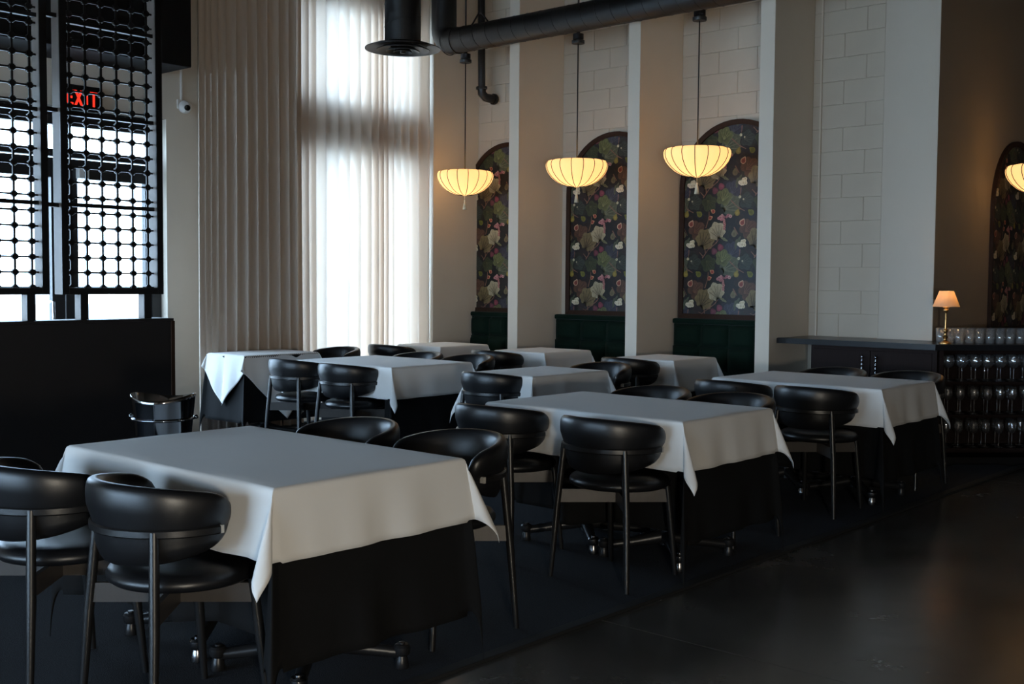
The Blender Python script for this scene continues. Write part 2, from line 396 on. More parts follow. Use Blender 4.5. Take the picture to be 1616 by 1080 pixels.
# ------------------------------------------------------------------ half wall + lattice screens
HX = -7.50
hw = empty('half_wall'); tag(hw, 'dark brown half wall carrying the lattice screens by the entrance', 'half wall')
boxo('panel', (HX - 0.20, HX, -1.0, 4.60, 0, 1.085), HALFWALL, hw)
boxo('cap', (HX - 0.215, HX + 0.012, -1.0, 4.62, 1.085, 1.105), HALFWALL, hw, 0.004)
boxo('end_trim', (HX - 0.21, HX + 0.01, 4.60, 4.63, 0, 1.085), WALNUT, hw, 0.004)
_node_me = None
def lattice(y0, label):
    global _node_me
    W, D = 0.78, 0.115
    P = 0.05; z0, z1 = 1.283, 3.82
    root = empty('lattice_screen', (HX, y0, 1.105)); tag(root, label, 'screen', 'lattice screens on the half wall')
    def lb(n, x0, x1, ya, yb, za, zb, m, bev=0.002): return boxo(n, (x0, x1, ya, yb, za - 1.105, zb - 1.105), m, root, bev)
    for ya in (0, W - P):
        lb('post', -0.012, 0, ya, ya + P, z0, z1, SCREENMAT)
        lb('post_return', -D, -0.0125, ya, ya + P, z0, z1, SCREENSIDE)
    lb('rail', -D, 0, P, W - P, z0, z0 + 0.048, SCREENMAT); lb('rail', -D, 0, P, W - P, z1 - 0.05, z1, SCREENMAT)
    for ya in (0.13, 0.62) if y0 > 3.7 else (0.14, 0.62):
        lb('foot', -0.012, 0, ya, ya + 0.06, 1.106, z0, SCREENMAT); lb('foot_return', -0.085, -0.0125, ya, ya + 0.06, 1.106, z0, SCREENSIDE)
    pit = 0.105; LX = -D / 2
    cols = [P + 0.045 + 0.118 * k for k in range(6)]
    bands = [1.908, 2.538, 3.168]
    rows = [bands[0] - pit * 0.5 - pit * k for k in range(5, -1, -1)]
    z = bands[0] + pit * 0.5
    while z < z1 - 0.06: rows.append(z); z += pit
    if _node_me is None:
        bm = bmesh.new()
        box(bm, -0.012, 0.012, -0.021, 0.021, -0.0135, 0.0135)
        box(bm, -0.0115, 0.0115, -0.0135, 0.0135, -0.021, 0.021)
        o = finish('node', bm, SCREENMAT); _node_me = o.data; bpy.data.objects.remove(o)
    for c in cols: lb('upright', LX - 0.006, LX + 0.006, c - 0.0068, c + 0.0068, z0 + 0.04, z1 - 0.04, SCREENMAT, 0)
    for r in rows:
        lb('crossbar', LX - 0.0055, LX + 0.0055, P, W - P, r - 0.0062, r + 0.0062, SCREENMAT, 0)
        for c in cols: link('node', _node_me, root, (LX, c, r - 1.105))
    for b in bands: lb('rail', LX - 0.02, LX + 0.02, P, W - P, b - 0.014, b + 0.014, SCREENMAT)
    return root
s1 = lattice(3.765, 'black lattice screen with square knots nearest the curtains')
s0 = lattice(2.895, 'black lattice screen with square knots at the left picture edge')
for z in (1.90, 2.55, 3.19):
    boxo('tie_bar', (-0.075, -0.035, -0.0895, -0.0005, z - 1.105 - 0.014, z - 1.105 + 0.014), SCREENMAT, s1)

# exit sign
ex = empty('exit_sign', (XW + 0.005, 4.665, 2.876)); tag(ex, 'red illuminated exit sign on the wall above the doors', 'exit sign')
boxo('housing', (0, 0.05, -0.17, 0.17, -0.105, 0.105), BLACKPAINT, ex, 0.008)
boxo('wall_bracket', (-0.003, 0.0, -0.06, 0.06, -0.06, 0.06), BLACKPAINT, ex)
def letter(boxes):
    bm = bmesh.new()
    for y0, y1, z0, z1 in boxes: box(bm, 0.0505, 0.054, y0, y1, z0, z1)
    return bm
h = 0.060; t = 0.018
finish('letter_e', letter([(-0.145, -0.127, -h, h), (-0.127, -0.088, h - t, h), (-0.127, -0.096, -t / 2, t / 2), (-0.127, -0.088, -h, -h + t)]), RED, ex)
bm = bmesh.new()
for s in (1, -1):
    vs = [bm.verts.new((x, y, z)) for x in (0.0505, 0.054) for (y, z) in ((-0.078, -s * h), (-0.058, -s * h), (-0.006, s * h), (-0.026, s * h))]
    for f in ((0, 1, 2, 3), (7, 6, 5, 4), (0, 4, 5, 1), (1, 5, 6, 2), (2, 6, 7, 3), (3, 7, 4, 0)): bm.faces.new([vs[i] for i in f])
finish('letter_x', bm, RED, ex)
finish('letter_i', letter([(0.018, 0.038, -h, h)]), RED, ex)
finish('letter_t', letter([(0.058, 0.122, h - t, h), (0.081, 0.099, -h, h - t)]), RED, ex)
# security camera
sc_ = empty('security_camera', (XW + 0.001, 5.605, 2.915)); tag(sc_, 'small white security camera on the wall beside the curtain', 'security camera')
boxo('base_plate', (0, 0.02, -0.04, 0.04, -0.01, 0.07), WHITEPLASTIC, sc_, 0.004)
bm = bmesh.new(); bmesh.ops.create_uvsphere(bm, u_segments=20, v_segments=14, radius=0.056); bmesh.ops.translate(bm, verts=bm.verts, vec=(0.07, 0, 0)); finish('dome', bm, WHITEPLASTIC, sc_, True)
bm = bmesh.new(); tube(bm, [(0.108, -0.006, -0.008), (0.131, -0.012, -0.013)], 0.026, 16); finish('lens', bm, BLACKGLASS, sc_, True, 40)
bm = bmesh.new(); tube(bm, [(0.012, 0, 0.06), (0.012, 0, 0.9)], 0.012, 10); finish('conduit', bm, WHITEPLASTIC, sc_, True)

# ------------------------------------------------------------------ curtains
def curtain(name, y0, y1, x, material, pitch, amp, seed, label, z1=4.7, nz=24):
    rnd = random.Random(seed)
    bm = bmesh.new(); n = int((y1 - y0) / 0.0065)
    # warped phase so folds differ in width
    ph = []; p = 0
    for i in range(n + 1):
        y = y0 + (y1 - y0) * i / n
        loc = pitch * (1 + 0.28 * math.sin(y * 5.1 + seed) + 0.14 * math.sin(y * 13.7 + seed * 2))
        p += 2 * PI * ((y1 - y0) / n) / loc; ph.append(p)
    rows = []
    for k in range(nz + 1):
        z = 0.02 + (z1 - 0.02) * k / nz; row = []
        f = 1 - k / nz
        for i in range(n + 1):
            y = y0 + (y1 - y0) * i / n
            a = amp * (0.8 + 0.3 * math.sin(y * 7.3 + seed)) * (0.8 + 0.25 * f)
            s = math.sin(ph[i] + 0.25 * math.sin(z * 1.3 + y * 3) * f)
            sx = s * (1.15 - 0.25 * s * s)
            row.append(bm.verts.new((x + a * sx, y + 0.012 * math.cos(ph[i]) + 0.012 * math.sin(z * 0.9 + y * 4) * f, z)))
        rows.append(row)
    for a, b in zip(rows, rows[1:]):
        for i in range(n): bm.faces.new((a[i], a[i + 1], b[i + 1], b[i]))
    root = empty(name, (0, 0, 0)); tag(root, label, 'curtain')
    finish('fabric', bm, material, root, True)
    bm = bmesh.new(); tube(bm, [(x, y0 - 0.02, z1 + 0.02), (x, y1 + 0.02, z1 + 0.02)], 0.016, 10); finish('rod', bm, BLACKMETAL, root, True)
    return root
curtain('drape', 5.57, 6.66, -8.64, DRAPE, 0.100, 0.045, 1.0, 'lined taupe floor length drape hanging beside the entrance doors')
curtain('sheer_curtain', 6.64, 8.485, -8.765, SHEER, 0.118, 0.066, 2.3, 'pale translucent curtain glowing with daylight from the window')

# ------------------------------------------------------------------ arched wallpaper panels
TW, TH = 0.55, 0.565
def leaf_outline(kind, n=28):
    pts = []
    for i in range(n):
        a = 2 * PI * i / n
        if kind == 'fan':      # broad ribbed leaf, stem at -Y
            d = abs((a - PI / 2 + PI) % (2 * PI) - PI)      # angle from tip
            r = (1 - 0.52 * (d / PI) ** 1.5) * (1 + 0.10 * math.cos(7 * d)) * (0.55 if d > 2.75 else 1)
        elif kind == 'lobe':
            r = 0.66 + 0.30 * abs(math.cos(2.5 * (a - PI / 2))) ** 0.7
        elif kind == 'round':
            r = 0.92 + 0.08 * math.cos(3 * a)
        elif kind == 'fig':
            d = abs((a - PI / 2 + PI) % (2 * PI) - PI); r = 0.72 + 0.38 * math.exp(-(d / 0.35) ** 2)
        elif kind == 'bloom':
            r = 0.82 + 0.18 * abs(math.cos(4.5 * a))
        elif kind == 'slim':
            d = abs((a - PI / 2 + PI / 2) % PI - PI / 2); r = 0.32 + 0.68 * math.exp(-(d / 0.38) ** 2)
        pts.append((r * math.cos(a), r * math.sin(a)))
    return pts
def c8(*v): return tuple(((x / 255) ** 2.2) for x in v)
def motifs():
    M = []
    R = random.Random(5)
    def add(kind, u, v, s, rot, col, vein=None): M.append((kind, u, v, s, rot, col, vein))
    # dim under layer
    for i in range(26):
        add(R.choice(('lobe', 'fan', 'slim')), R.random(), R.random(), R.uniform(0.06, 0.12), R.uniform(0, 6.28), R.choice((c8(34, 38, 32), c8(40, 42, 34), c8(34, 35, 44), c8(44, 34, 32))), None)
    add('lobe', 0.82, 0.11, 0.18, 0.4, c8(52, 52, 66), c8(72, 72, 84))
    add('lobe', 0.07, 0.29, 0.15, 1.4, c8(50, 56, 52), c8(72, 76, 66))
    add('lobe', 0.36, 0.31, 0.16, 2.4, c8(56, 62, 40), c8(74, 78, 50))
    add('lobe', 0.12, 0.75, 0.18, 0.9, c8(84, 58, 46), c8(108, 76, 58))
    add('fan', 0.73, 0.37, 0.23, 1.0, c8(78, 84, 66), c8(110, 112, 88))
    add('lobe', 0.64, 0.22, 0.16, 0.3, c8(88, 94, 58), c8(120, 122, 78))
    add('fan', 0.27, -0.06, 0.22, 0.5, c8(112, 98, 66), c8(66, 55, 36))
    add('fan', 0.53, -0.19, 0.19, -0.35, c8(160, 150, 122), c8(104, 96, 74))
    add('slim', 0.66, -0.09, 0.08, -1.1, c8(116, 116, 82), None)
    for dx, dy in ((0, 0), (0.05, 0.03), (-0.04, 0.06)): add('slim', 0.93 + dx, -0.06 + dy, 0.09, 0.6 + dx * 12, c8(84, 92, 72), None)
    add('round', 0.47, 0.11, 0.062, 0, c8(92, 44, 58), c8(116, 62, 74)); add('round', 0.59, 0.045, 0.062, 0, c8(110, 46, 62), c8(138, 70, 82))
    add('fig', -0.095, 0.49, 0.068, 0.3, c8(126, 112, 46), c8(150, 136, 66)); add('fig', 0.17, 0.49, 0.07, -0.9, c8(112, 112, 44), c8(84, 86, 34))
    add('fig', -0.15, 0.83, 0.072, 0.0, c8(114, 106, 78), c8(88, 80, 58))
    add('fig', 0.0, 0.65, 0.072, 0.5, c8(196, 160, 130), None); add('fig', 0.003, 0.652, 0.054, 0.5, c8(140, 74, 62), c8(110, 48, 48))
    for u, v in ((0.44, 0.45), (0.38, 0.555)): add('fig', u, v, 0.05, -1.0 if u > 0.4 else 1.2, c8(206, 150, 112), None); add('round', u, v, 0.03, 0, c8(160, 70, 60), None)
    for i in range(13): add('bloom', 0.66 + R.uniform(-0.13, 0.13), 0.54 + R.uniform(-0.045, 0.045), R.uniform(0.022, 0.034), R.uniform(0, 6), R.choice((c8(196, 136, 136), c8(168, 104, 110), c8(210, 164, 156))), c8(120, 66, 76))
    for i in range(5): add('bloom', 0.68 + R.uniform(-0.03, 0.03), 0.60 + 0.035 * i, 0.026, i, c8(186, 130, 122), c8(120, 66, 76))
    for k in range(12): add('bloom', R.uniform(-0.06, 0.06), R.uniform(-0.055, 0.055), R.uniform(0.026, 0.046), k, c8(222 - 6 * (k % 3), 214 - 6 * (k % 3), 190 - 10 * (k % 3)), c8(176, 160, 130))
    add('bloom', -0.05, 0.23, 0.026, 0, c8(206, 198, 160), None); add('bloom', 0.02, 0.27, 0.016, 0, c8(196, 186, 150), None)
    return M
MOT = motifs()
STEMS = [((0.24, 0.22), (0.36, 0.07), (0.5, -0.02), (0.56, -0.09)), ((0.26, 0.2), (0.18, 0.12)), ((0.30, 0.14), (0.29, 0.06)), ((0.78, 0.28), (0.92, 0.4), (1.05, 0.46)), ((0.85, 0.72), (0.93, 0.84)), ((0.3, 0.72), (0.36, 0.55), (0.36, 0.45)), ((-0.03, 0.08), (-0.04, 0.2))]
def arch_outline(hw, zs, top_r, z0, n=28):
    pts = [(-hw, z0), (hw, z0)]
    for i in range(n + 1):
        a = PI * i / n; pts.append((hw * math.cos(a), zs + top_r * math.sin(a)))
    return pts
def make_arch(loc, rz, label, hw=ARCH_R, z0=1.06, top=ARCH_TOP, du=0.0):
    root = empty('botanical_panel', loc, rz); tag(root, label, 'wall panel', 'arched botanical panels')
    zs = top - hw
    # local frame: x across, -y towards the room
    fw, fd = 0.045, 0.035
    # frame
    bm = bmesh.new()
    out = arch_outline(hw, zs, hw, z0); inn = arch_outline(hw - fw, zs, hw - fw, z0 + fw)
    n = len(out); V = []
    for y in (0, -fd):
        V.append(([bm.verts.new((x, y, z)) for x, z in out], [bm.verts.new((x, y + (0.008 if y else 0), z)) for x, z in inn]))
    for i in range(n):
        j = (i + 1) % n
        bm.faces.new((V[1][0][i], V[1][0][j], V[1][1][j], V[1][1][i])); bm.faces.new((V[0][0][i], V[0][0][j], V[1][0][j], V[1][0][i])); bm.faces.new((V[0][1][i], V[0][1][j], V[1][1][j], V[1][1][i]))
    finish('frame', bm, WALNUT, root, False)
    # backing
    bm = bmesh.new(); f = [bm.verts.new((x, -0.010, z)) for x, z in arch_outline(hw - fw + 0.005, zs, hw - fw + 0.005, z0 + fw - 0.005)]
    b = [bm.verts.new((v.co.x, 0, v.co.z)) for v in f]; bm.faces.new(f)
    for i in range(len(f)): bm.faces.new((f[i], f[(i + 1) % len(f)], b[(i + 1) % len(f)], b[i]))
    finish('backing', bm, mat('wallpaper_ground', (0.0075, 0.007, 0.009), 0.5), root)
    # print
    H = hw - fw - 0.001
    def clampv(x, z):
        x = max(-H, min(H, x)); z = max(z0 + fw + 0.001, z)
        if z > zs:
            d = math.hypot(x, z - zs)
            if d > H: x, z = x * H / d, zs + (z - zs) * H / d
        return x, z
    verts, faces, cols = [], [], []
    def poly(pts, col, y):
        ins = any(abs(x) < H and z > z0 + fw and (z < zs or math.hypot(x, z - zs) < H) for x, z in pts)
        if not ins: return
        b0 = len(verts)
        for x, z in pts:
            x, z = clampv(x, z); verts.append((x, y, z)); cols.append(col)
        faces.append(tuple(range(b0, b0 + len(pts))))
    def fan(pts, c, col, col2, y):
        n = len(pts)
        ins = any(abs(x) < H and z > z0 + fw and (z < zs or math.hypot(x, z - zs) < H) for x, z in pts)
        if not ins: return
        b0 = len(verts)
        for q, (x, z) in enumerate(pts + [c]):
            x, z = clampv(x, z); verts.append((x, y, z)); cols.append(col if q < n else col2)
        for q in range(n): faces.append((b0 + q, b0 + (q + 1) % n, b0 + n))
    def strip(p, q, w, col, y):
        dx, dz = q[0] - p[0], q[1] - p[1]; L = math.hypot(dx, dz) or 1; nx, nz = -dz / L * w, dx / L * w
        poly([(p[0] - nx, p[1] - nz), (q[0] - nx * 0.5, q[1] - nz * 0.5), (q[0] + nx * 0.5, q[1] + nz * 0.5), (p[0] + nx, p[1] + nz)], col, y)
    ni = int(2 * hw / TW) + 3; nj = int((top - z0) / TH) + 3
    zb = z0 + 0.13
    for order, (kind, u, v, s, rot, col, vein) in enumerate(MOT):
        y = -0.0105 - order * 0.00006
        ol = leaf_outline(kind)
        cr, sr = math.cos(-rot), math.sin(-rot)
        for i in range(-2, ni):
            for j in range(-1, nj):
                cx = -hw + 0.12 + du + (i + u) * TW; cz = zb + (j - v) * TH; S = s * TW
                P = [(cx + S * (x * cr - z * sr), cz + S * (x * sr + z * cr)) for x, z in ol]
                light = tuple(c * 1.15 for c in col); dark = tuple(c * 0.6 for c in col)
                if kind in ('fan', 'lobe'):
                    st = (cx + S * (0.45 * sr), cz - S * 0.45 * cr)
                    fan(P, st, light, dark, y)
                    if vein:
                        for a in (-1.0, -0.5, 0, 0.5, 1.0):
                            q = (cx + S * (0.8 * math.sin(a) * cr - 0.75 * math.cos(a) * sr), cz + S * (0.8 * math.sin(a) * sr + 0.75 * math.cos(a) * cr))
                            strip(st, q, S * 0.035, vein, y - 0.00003)
                else:
                    fan(P, (cx, cz), col, vein or dark, y)
    for st in STEMS:
        for p, q in zip(st, st[1:]):
            for i in range(-2, ni):
                for j in range(-1, nj):
                    o = (-hw + 0.12 + du + i * TW, zb + j * TH)
                    strip((o[0] + p[0] * TW, o[1] - p[1] * TH), (o[0] + q[0] * TW, o[1] - q[1] * TH), 0.0055, c8(128, 92, 76), -0.0152)
    me = bpy.data.meshes.new('print'); me.from_pydata(verts, [], faces); me.update()
    at = me.attributes.new('print_colour', 'FLOAT_COLOR', 'POINT')
    for k, c in enumerate(cols): at.data[k].color = (*c, 1)
    me.materials.append(PRINT)
    pr = link('print', me, root); pr['kind'] = 'stuff'
    return root
make_arch((ARCH_C[0], YB - 0.012, 0), 0, 'arched botanical wallpaper panel in the booth beside the curtain')
make_arch((ARCH_C[1], YB - 0.012, 0), 0, 'arched botanical wallpaper panel in the middle booth')
make_arch((ARCH_C[2], YB - 0.012, 0), 0, 'arched botanical wallpaper panel in the booth beside the counter')
make_arch((-3.57, 11.12, 0), PI / 2, 'dim arched botanical panel behind the rows of tumblers', hw=0.66, z0=0.97, top=2.74)

# ------------------------------------------------------------------ banquettes
_cush = {}
def cushion(w, d, h, r=0.03):
    key = (round(w, 3), round(d, 3), round(h, 3))
    if key not in _cush:
        bm = bmesh.new(); n = 8
        def f(u): return 2 * u - 1
        grid = [[None] * (n + 1) for _ in range(n + 1)]
        for i in range(n + 1):
            for j in range(n + 1):
                u, v = f(i / n), f(j / n)
                puff = ((1 - u ** 4) * (1 - v ** 4)) ** 0.5
                grid[i][j] = bm.verts.new((u * w / 2, -d * (0.35 + 0.65 * puff) if puff > 0 else 0, v * h / 2))
        for i in range(n):
            for j in range(n): bm.faces.new((grid[i][j], grid[i + 1][j], grid[i + 1][j + 1], grid[i][j + 1]))
        me = bpy.data.meshes.new('cushion'); bmesh.ops.recalc_face_normals(bm, faces=bm.faces); bm.to_mesh(me); bm.free()
        for p in me.polygons: p.use_smooth = True
        me.materials.append(VELVET); _cush[key] = me
    return _cush[key]
def banquette(a, b, label):
    w = b - a - 0.02; cx = (a + b) / 2
    root = empty('banquette', (cx, YB - 0.03, 0)); tag(root, label, 'banquette', 'green banquettes in the booths')
    boxo('base', (-w / 2, w / 2, -0.52, -0.02, 0.0, 0.34), WALNUT, root, 0.004)
    boxo('back_frame', (-w / 2, w / 2, -0.075, -0.02, 0.34, 1.035), VELVET, root, 0.015)
    boxo('top_roll', (-w / 2, w / 2, -0.105, -0.02, 1.01, 1.062), VELVET, root, 0.02)
    n = 4; cw = w / n
    for k in range(n):
        for (zc, hh, dy) in ((0.905, 0.21, -0.07), (0.69, 0.22, -0.085)):
            link('tuft', cushion(cw, 0.055, hh), root, (-w / 2 + cw * (k + 0.5), dy, zc))
    bm = bmesh.new(); box(bm, -w / 2, w / 2, -0.53, -0.14, 0.345, 0.46, bev=0.04); finish('seat_cushion', bm, VELVET, root, True, 50)
    return root
banquette(-8.70, -7.62, 'dark green tufted banquette in the booth beside the curtain')
banquette(-7.49, -6.16, 'dark green tufted banquette in the middle booth')
banquette(-6.03, -4.81, 'dark green tufted banquette in the booth beside the counter')

# ------------------------------------------------------------------ tables and cloths
def make_table(x, y, w, d, label):
    root = empty('dining_table', (x, y, 0.012)); tag(root, label, 'table')
    boxo('tabletop', (-w / 2 + 0.004, w / 2 - 0.004, -d / 2 + 0.004, d / 2 - 0.004, 0.706, 0.738), TABLEWOOD, root, 0.004)
    bases = [(-w / 2 + 0.34, 0), (w / 2 - 0.34, 0)] if w > 1 else [(0, 0)]
    for bx_, by_ in bases:
        bm = bmesh.new(); tube(bm, [(bx_, by_, 0.06), (bx_, by_, 0.70)], 0.038, 16); finish('column', bm, CASTIRON, root, True, 40)
        boxo('top_plate', (bx_ - 0.15, bx_ + 0.15, by_ - 0.15, by_ + 0.15, 0.694, 0.705), CASTIRON, root)
        L = min(0.33, d / 2 - 0.08)
        for k in range(4):
            a = PI / 4 + k * PI / 2 if w < 1 else (PI / 4 + k * PI / 2)
            ca, sa = math.cos(a), math.sin(a)
            bm = bmesh.new()
            tube(bm, [(bx_ + ca * 0.02, by_ + sa * 0.02, 0.10), (bx_ + ca * L * 0.5, by_ + sa * L * 0.5, 0.075), (bx_ + ca * L, by_ + sa * L, 0.055)], [0.035, 0.026, 0.02], 10)
            arm = finish('base_arm', bm, CASTIRON, root, True, 50)
            bm = bmesh.new()
            prof = [(0, 0), (0.024, 0), (0.026, 0.004), (0.022, 0.03), (0.018, 0.045), (0.026, 0.05), (0.030, 0.056), (0.030, 0.078), (0.024, 0.086), (0.012, 0.088), (0.012, 0.094), (0, 0.095)]
            lathe(bm, prof, 20, (bx_ + ca * L, by_ + sa * L, 0.0)); lv = finish('leveling_foot', bm, STEEL if k % 2 else CASTIRON, arm, True, 35)
    return root

def cloth_point(p, q, w, d, top, flare, seed, floor_z, amp, start=0.0):
    """p,q: cloth coordinates; fold over the edges of the table w x d."""
    hw, hd = w / 2, d / 2
    eu = max(0, abs(p) - hw); ev = max(0, abs(q) - hd)
    su = 1 if p >= 0 else -1; sv = 1 if q >= 0 else -1
    cx, cy = max(-hw, min(hw, p)), max(-hd, min(hd, q))
    R = 0.012
    def drop(s):        # rounded shoulder
        arc = R * PI / 2
        if s < arc: a = s / R; return R * math.sin(a), R * (1 - math.cos(a))
        return R, R + (s - arc)
    if eu == 0 and ev == 0:
        wr = 0.0012 * math.sin(p * 9 + seed) * math.sin(q * 11 + seed * 2)
        return (p, q, top + wr)
    if ev == 0 or eu == 0:
        s = eu + ev; o, dz = drop(s)
        t = q if ev == 0 else p
        tl = (hd if ev == 0 else hw)
        edge = max(0.0, min(1.0, (tl - abs(t)) / 0.10)); k = max(0.0, min(1.0, (s - start) / 0.25))
        wv = amp * k * edge * (math.sin(t * 13 + seed * 3.1 + su * 1.3 + sv) * 0.6 + math.sin(t * 29 + seed * 1.7 + (2 if eu else 0)) * 0.4)
        o2 = o + flare * s + wv + amp * k * 0.6
        if ev == 0: x, y = su * (hw + o2), cy
        else: x, y = cx, sv * (hd + o2)
        return (x, y, max(floor_z, top - dz))
    s = math.hypot(eu, ev); phi = math.atan2(ev, eu)
    o, dz = drop(s)
    k = math.sin(2 * phi)
    r = math.radians
    # fold swings outwards along the diagonal and doubles back sideways
    sc = min(s, 0.30) + 0.10 * max(0.0, s - 0.30)
    fo = sc * (0.10 if start else 0.30) * k
    la = 0.0 if start else sc * 0.14 * math.sin(4 * phi) + sc * 0.10 * math.sin(2 * phi) * (1 if math.sin(seed * 5 + su * 2 + sv) > 0 else -1)
    ca, cb = math.cos(phi), math.sin(phi)
    base = o + flare * s + amp * 0.6 * max(0.0, min(1, (s - start) / 0.25))
    gx = base * (ca ** 0.5 if ca > 0 else 0) + fo * 0.707 - la * 0.707
    gy = base * (cb ** 0.5 if cb > 0 else 0) + fo * 0.707 + la * 0.707
    dz2 = dz * 0.97
    return (su * (hw + gx), sv * (hd + gy), max(floor_z, top - dz2))

def cloth(name, x, y, w, d, over, material, label, cat, group, top=0.760, flare=0.05, seed=0.0, floor_z=0.02, amp=0.012, rot45=False, step=0.022, start=0.0):
    me = bpy.data.meshes.new(name)
    verts, faces = [], []
    if not rot45:
        def axis(half, o):
            inner = max(2, int(2 * half / 0.05)); oc = max(4, int(o / step))
            v = [-half - o + o * i / oc for i in range(oc)] + [-half + 2 * half * i / inner for i in range(inner + 1)] + [half + o * (i + 1) / oc for i in range(oc)]
            # extra rows on the shoulder
            for e in (0.004, 0.009, 0.014, 0.02): v += [half + e, -half - e]
            return sorted(set(round(t, 5) for t in v))
        us, vs = axis(w / 2, over), axis(d / 2, over)
        P = [[(u, v) for v in vs] for u in us]
    else:
        n = 76; half = over
        P = [[((i / n * 2 - 1 + j / n * 2 - 1) * half / 1.41421, (i / n * 2 - 1 - (j / n * 2 - 1)) * half / 1.41421) for j in range(n + 1)] for i in range(n + 1)]
    nu, nv = len(P), len(P[0])
    for row in P:
        for (u, v) in row: verts.append(cloth_point(u - 0, v - 0, w, d, top, flare, seed, floor_z, amp, start))
    for i in range(nu - 1):
        for j in range(nv - 1): faces.append((i * nv + j, (i + 1) * nv + j, (i + 1) * nv + j + 1, i * nv + j + 1))
    # the long cloth is pushed in under the table by the seats tucked against it
    if start:
        def ss(t): t = max(0.0, min(1.0, t)); return t * t * (3 - 2 * t)
        for cx, cy, flip, _l in CHAIRS:
            f = -1 if flip else 1
            if abs(cx - x) > w / 2 + 0.3 or abs(cy - y) > d / 2 + 0.45 or (y - cy) * f < 0: continue
            yt = (cy + f * 0.30) - y
            for q, (vx, vy, vz) in enumerate(verts):
                if vz > 0.72 or vy * f > yt * f or vy * f > 0.02: continue
                k = ss((0.72 - vz) / 0.17) * ss((0.335 - abs(vx + x - cx)) / 0.10)
                if k > 0: verts[q] = (vx, vy + k * (yt - vy), vz)
    me.from_pydata(verts, [], faces); me.update()
    for p in me.polygons: p.use_smooth = True
    me.materials.append(material)
    o = link(name, me, None, (x, y, 0)); tag(o, label, cat, group)
    so = o.modifiers.new('thickness', 'SOLIDIFY'); so.thickness = 0.0016; so.offset = 1
    return o

CHAIRS = [
    (-3.75, 1.85, 0, 'black leather chair cut by the left picture edge'),
    (-3.17, 1.95, 0, 'black leather chair nearest the camera, at the front corner of a white table'),
    (-3.77, 3.12, 1, 'black leather chair facing us behind the nearest table, the one closer to the bucket'),
    (-3.17, 3.15, 1, 'black leather chair facing us behind the nearest table, at the hanging cloth corner'),
    (-3.85, 4.29, 0, 'black leather chair with its back to us, at the inner end of the second table'),
    (-3.13, 4.26, 0, 'black leather chair with its whole back and legs showing, front of the second table'),
    (-3.75, 5.39, 1, 'black leather chair peeking over the second table, the one toward the booths'),
    (-3.20, 5.36, 1, 'black leather chair peeking over the second table near its carpet side corner'),
    (-3.76, 6.41, 0, 'black leather chair at the counter table, half hidden by the second table chairs'),
    (-3.18, 6.40, 0, 'black leather chair with its back to us at the table before the counter'),
    (-3.69, 7.61, 1, 'black leather chair behind the counter table, under the cabinet door handles'),
    (-3.16, 7.67, 1, 'black leather chair behind the counter table, closer to the wine glasses'),
    (-7.15, 5.55, 0, 'black leather chair with its back to us between the two tables by the curtains'),
    (-6.51, 5.53, 0, 'black leather chair with rounded back in front of the table by the glowing curtain'),
    (-6.46, 6.66, 1, 'black leather chair facing us behind the table by the glowing curtain, its cloth corner end'),
    (-7.00, 6.60, 1, 'black leather chair barely showing over the table by the glowing curtain'),
    (-6.86, 7.55, 0, 'black leather chair at the middle booth table'),
    (-8.16, 7.46, 0, 'black leather chair at the booth table beside the glowing curtain'),
    (-8.03, 6.56, 1, 'black leather chair behind the corner table, seen against the glowing curtain'),
    (-5.23, 5.75, 0, 'black leather chair in front of the small table among the larger ones'),
    (-5.15, 6.75, 1, 'black leather chair behind the small table among the larger ones'),
    (-5.47, 7.66, 0, 'black leather chair at the booth table beside the counter'),
]
TABLES = [
    # x, y, w, d, white overhang, where, rot45
    (-3.46, 2.49, 1.27, 0.81, 0.235, 'beside the champagne bucket, nearest the camera', False),
    (-3.44, 4.77, 1.20, 0.80, 0.235, 'second from the camera along the carpet edge', False),
    (-3.45, 7.00, 1.16, 0.80, 0.240, 'in front of the cabinet counter', False),
    (-6.68, 5.98, 1.10, 0.82, 0.240, 'in front of the pale glowing curtain', False),
    (-8.18, 5.93, 0.52, 0.76, 0.58, 'in the corner by the taupe drape', True),
    (-5.18, 6.12, 0.56, 0.80, 0.27, 'small one standing between the larger tables', False),
    (-8.04, 8.00, 0.58, 0.64, 0.27, 'at the booth beside the curtain', False),
    (-6.76, 8.03, 0.58, 0.64, 0.27, 'at the middle booth', False),
    (-5.41, 8.06, 0.56, 0.62, 0.27, 'at the booth beside the counter', False),
]
for i, (x, y, w, d, ov, where, r45) in enumerate(TABLES):
    make_table(x, y, w, d, 'pedestal dining table under cloths %s' % where)
    cloth('under_tablecloth', x, y, w, d, 0.57, BLACKLINEN, 'black under cloth hanging to the carpet, table %s' % where, 'tablecloth', 'black under cloths', top=0.756, flare=0.03, seed=i * 1.7 + 0.5, amp=0.022, floor_z=0.022, step=0.03, start=0.30)
    cloth('tablecloth', x, y, w, d, ov, LINEN, 'white tablecloth on the table %s' % where, 'tablecloth', 'white tablecloths', top=0.761, flare=0.085, seed=i * 2.3 + 1.1, amp=0.014, rot45=r45)

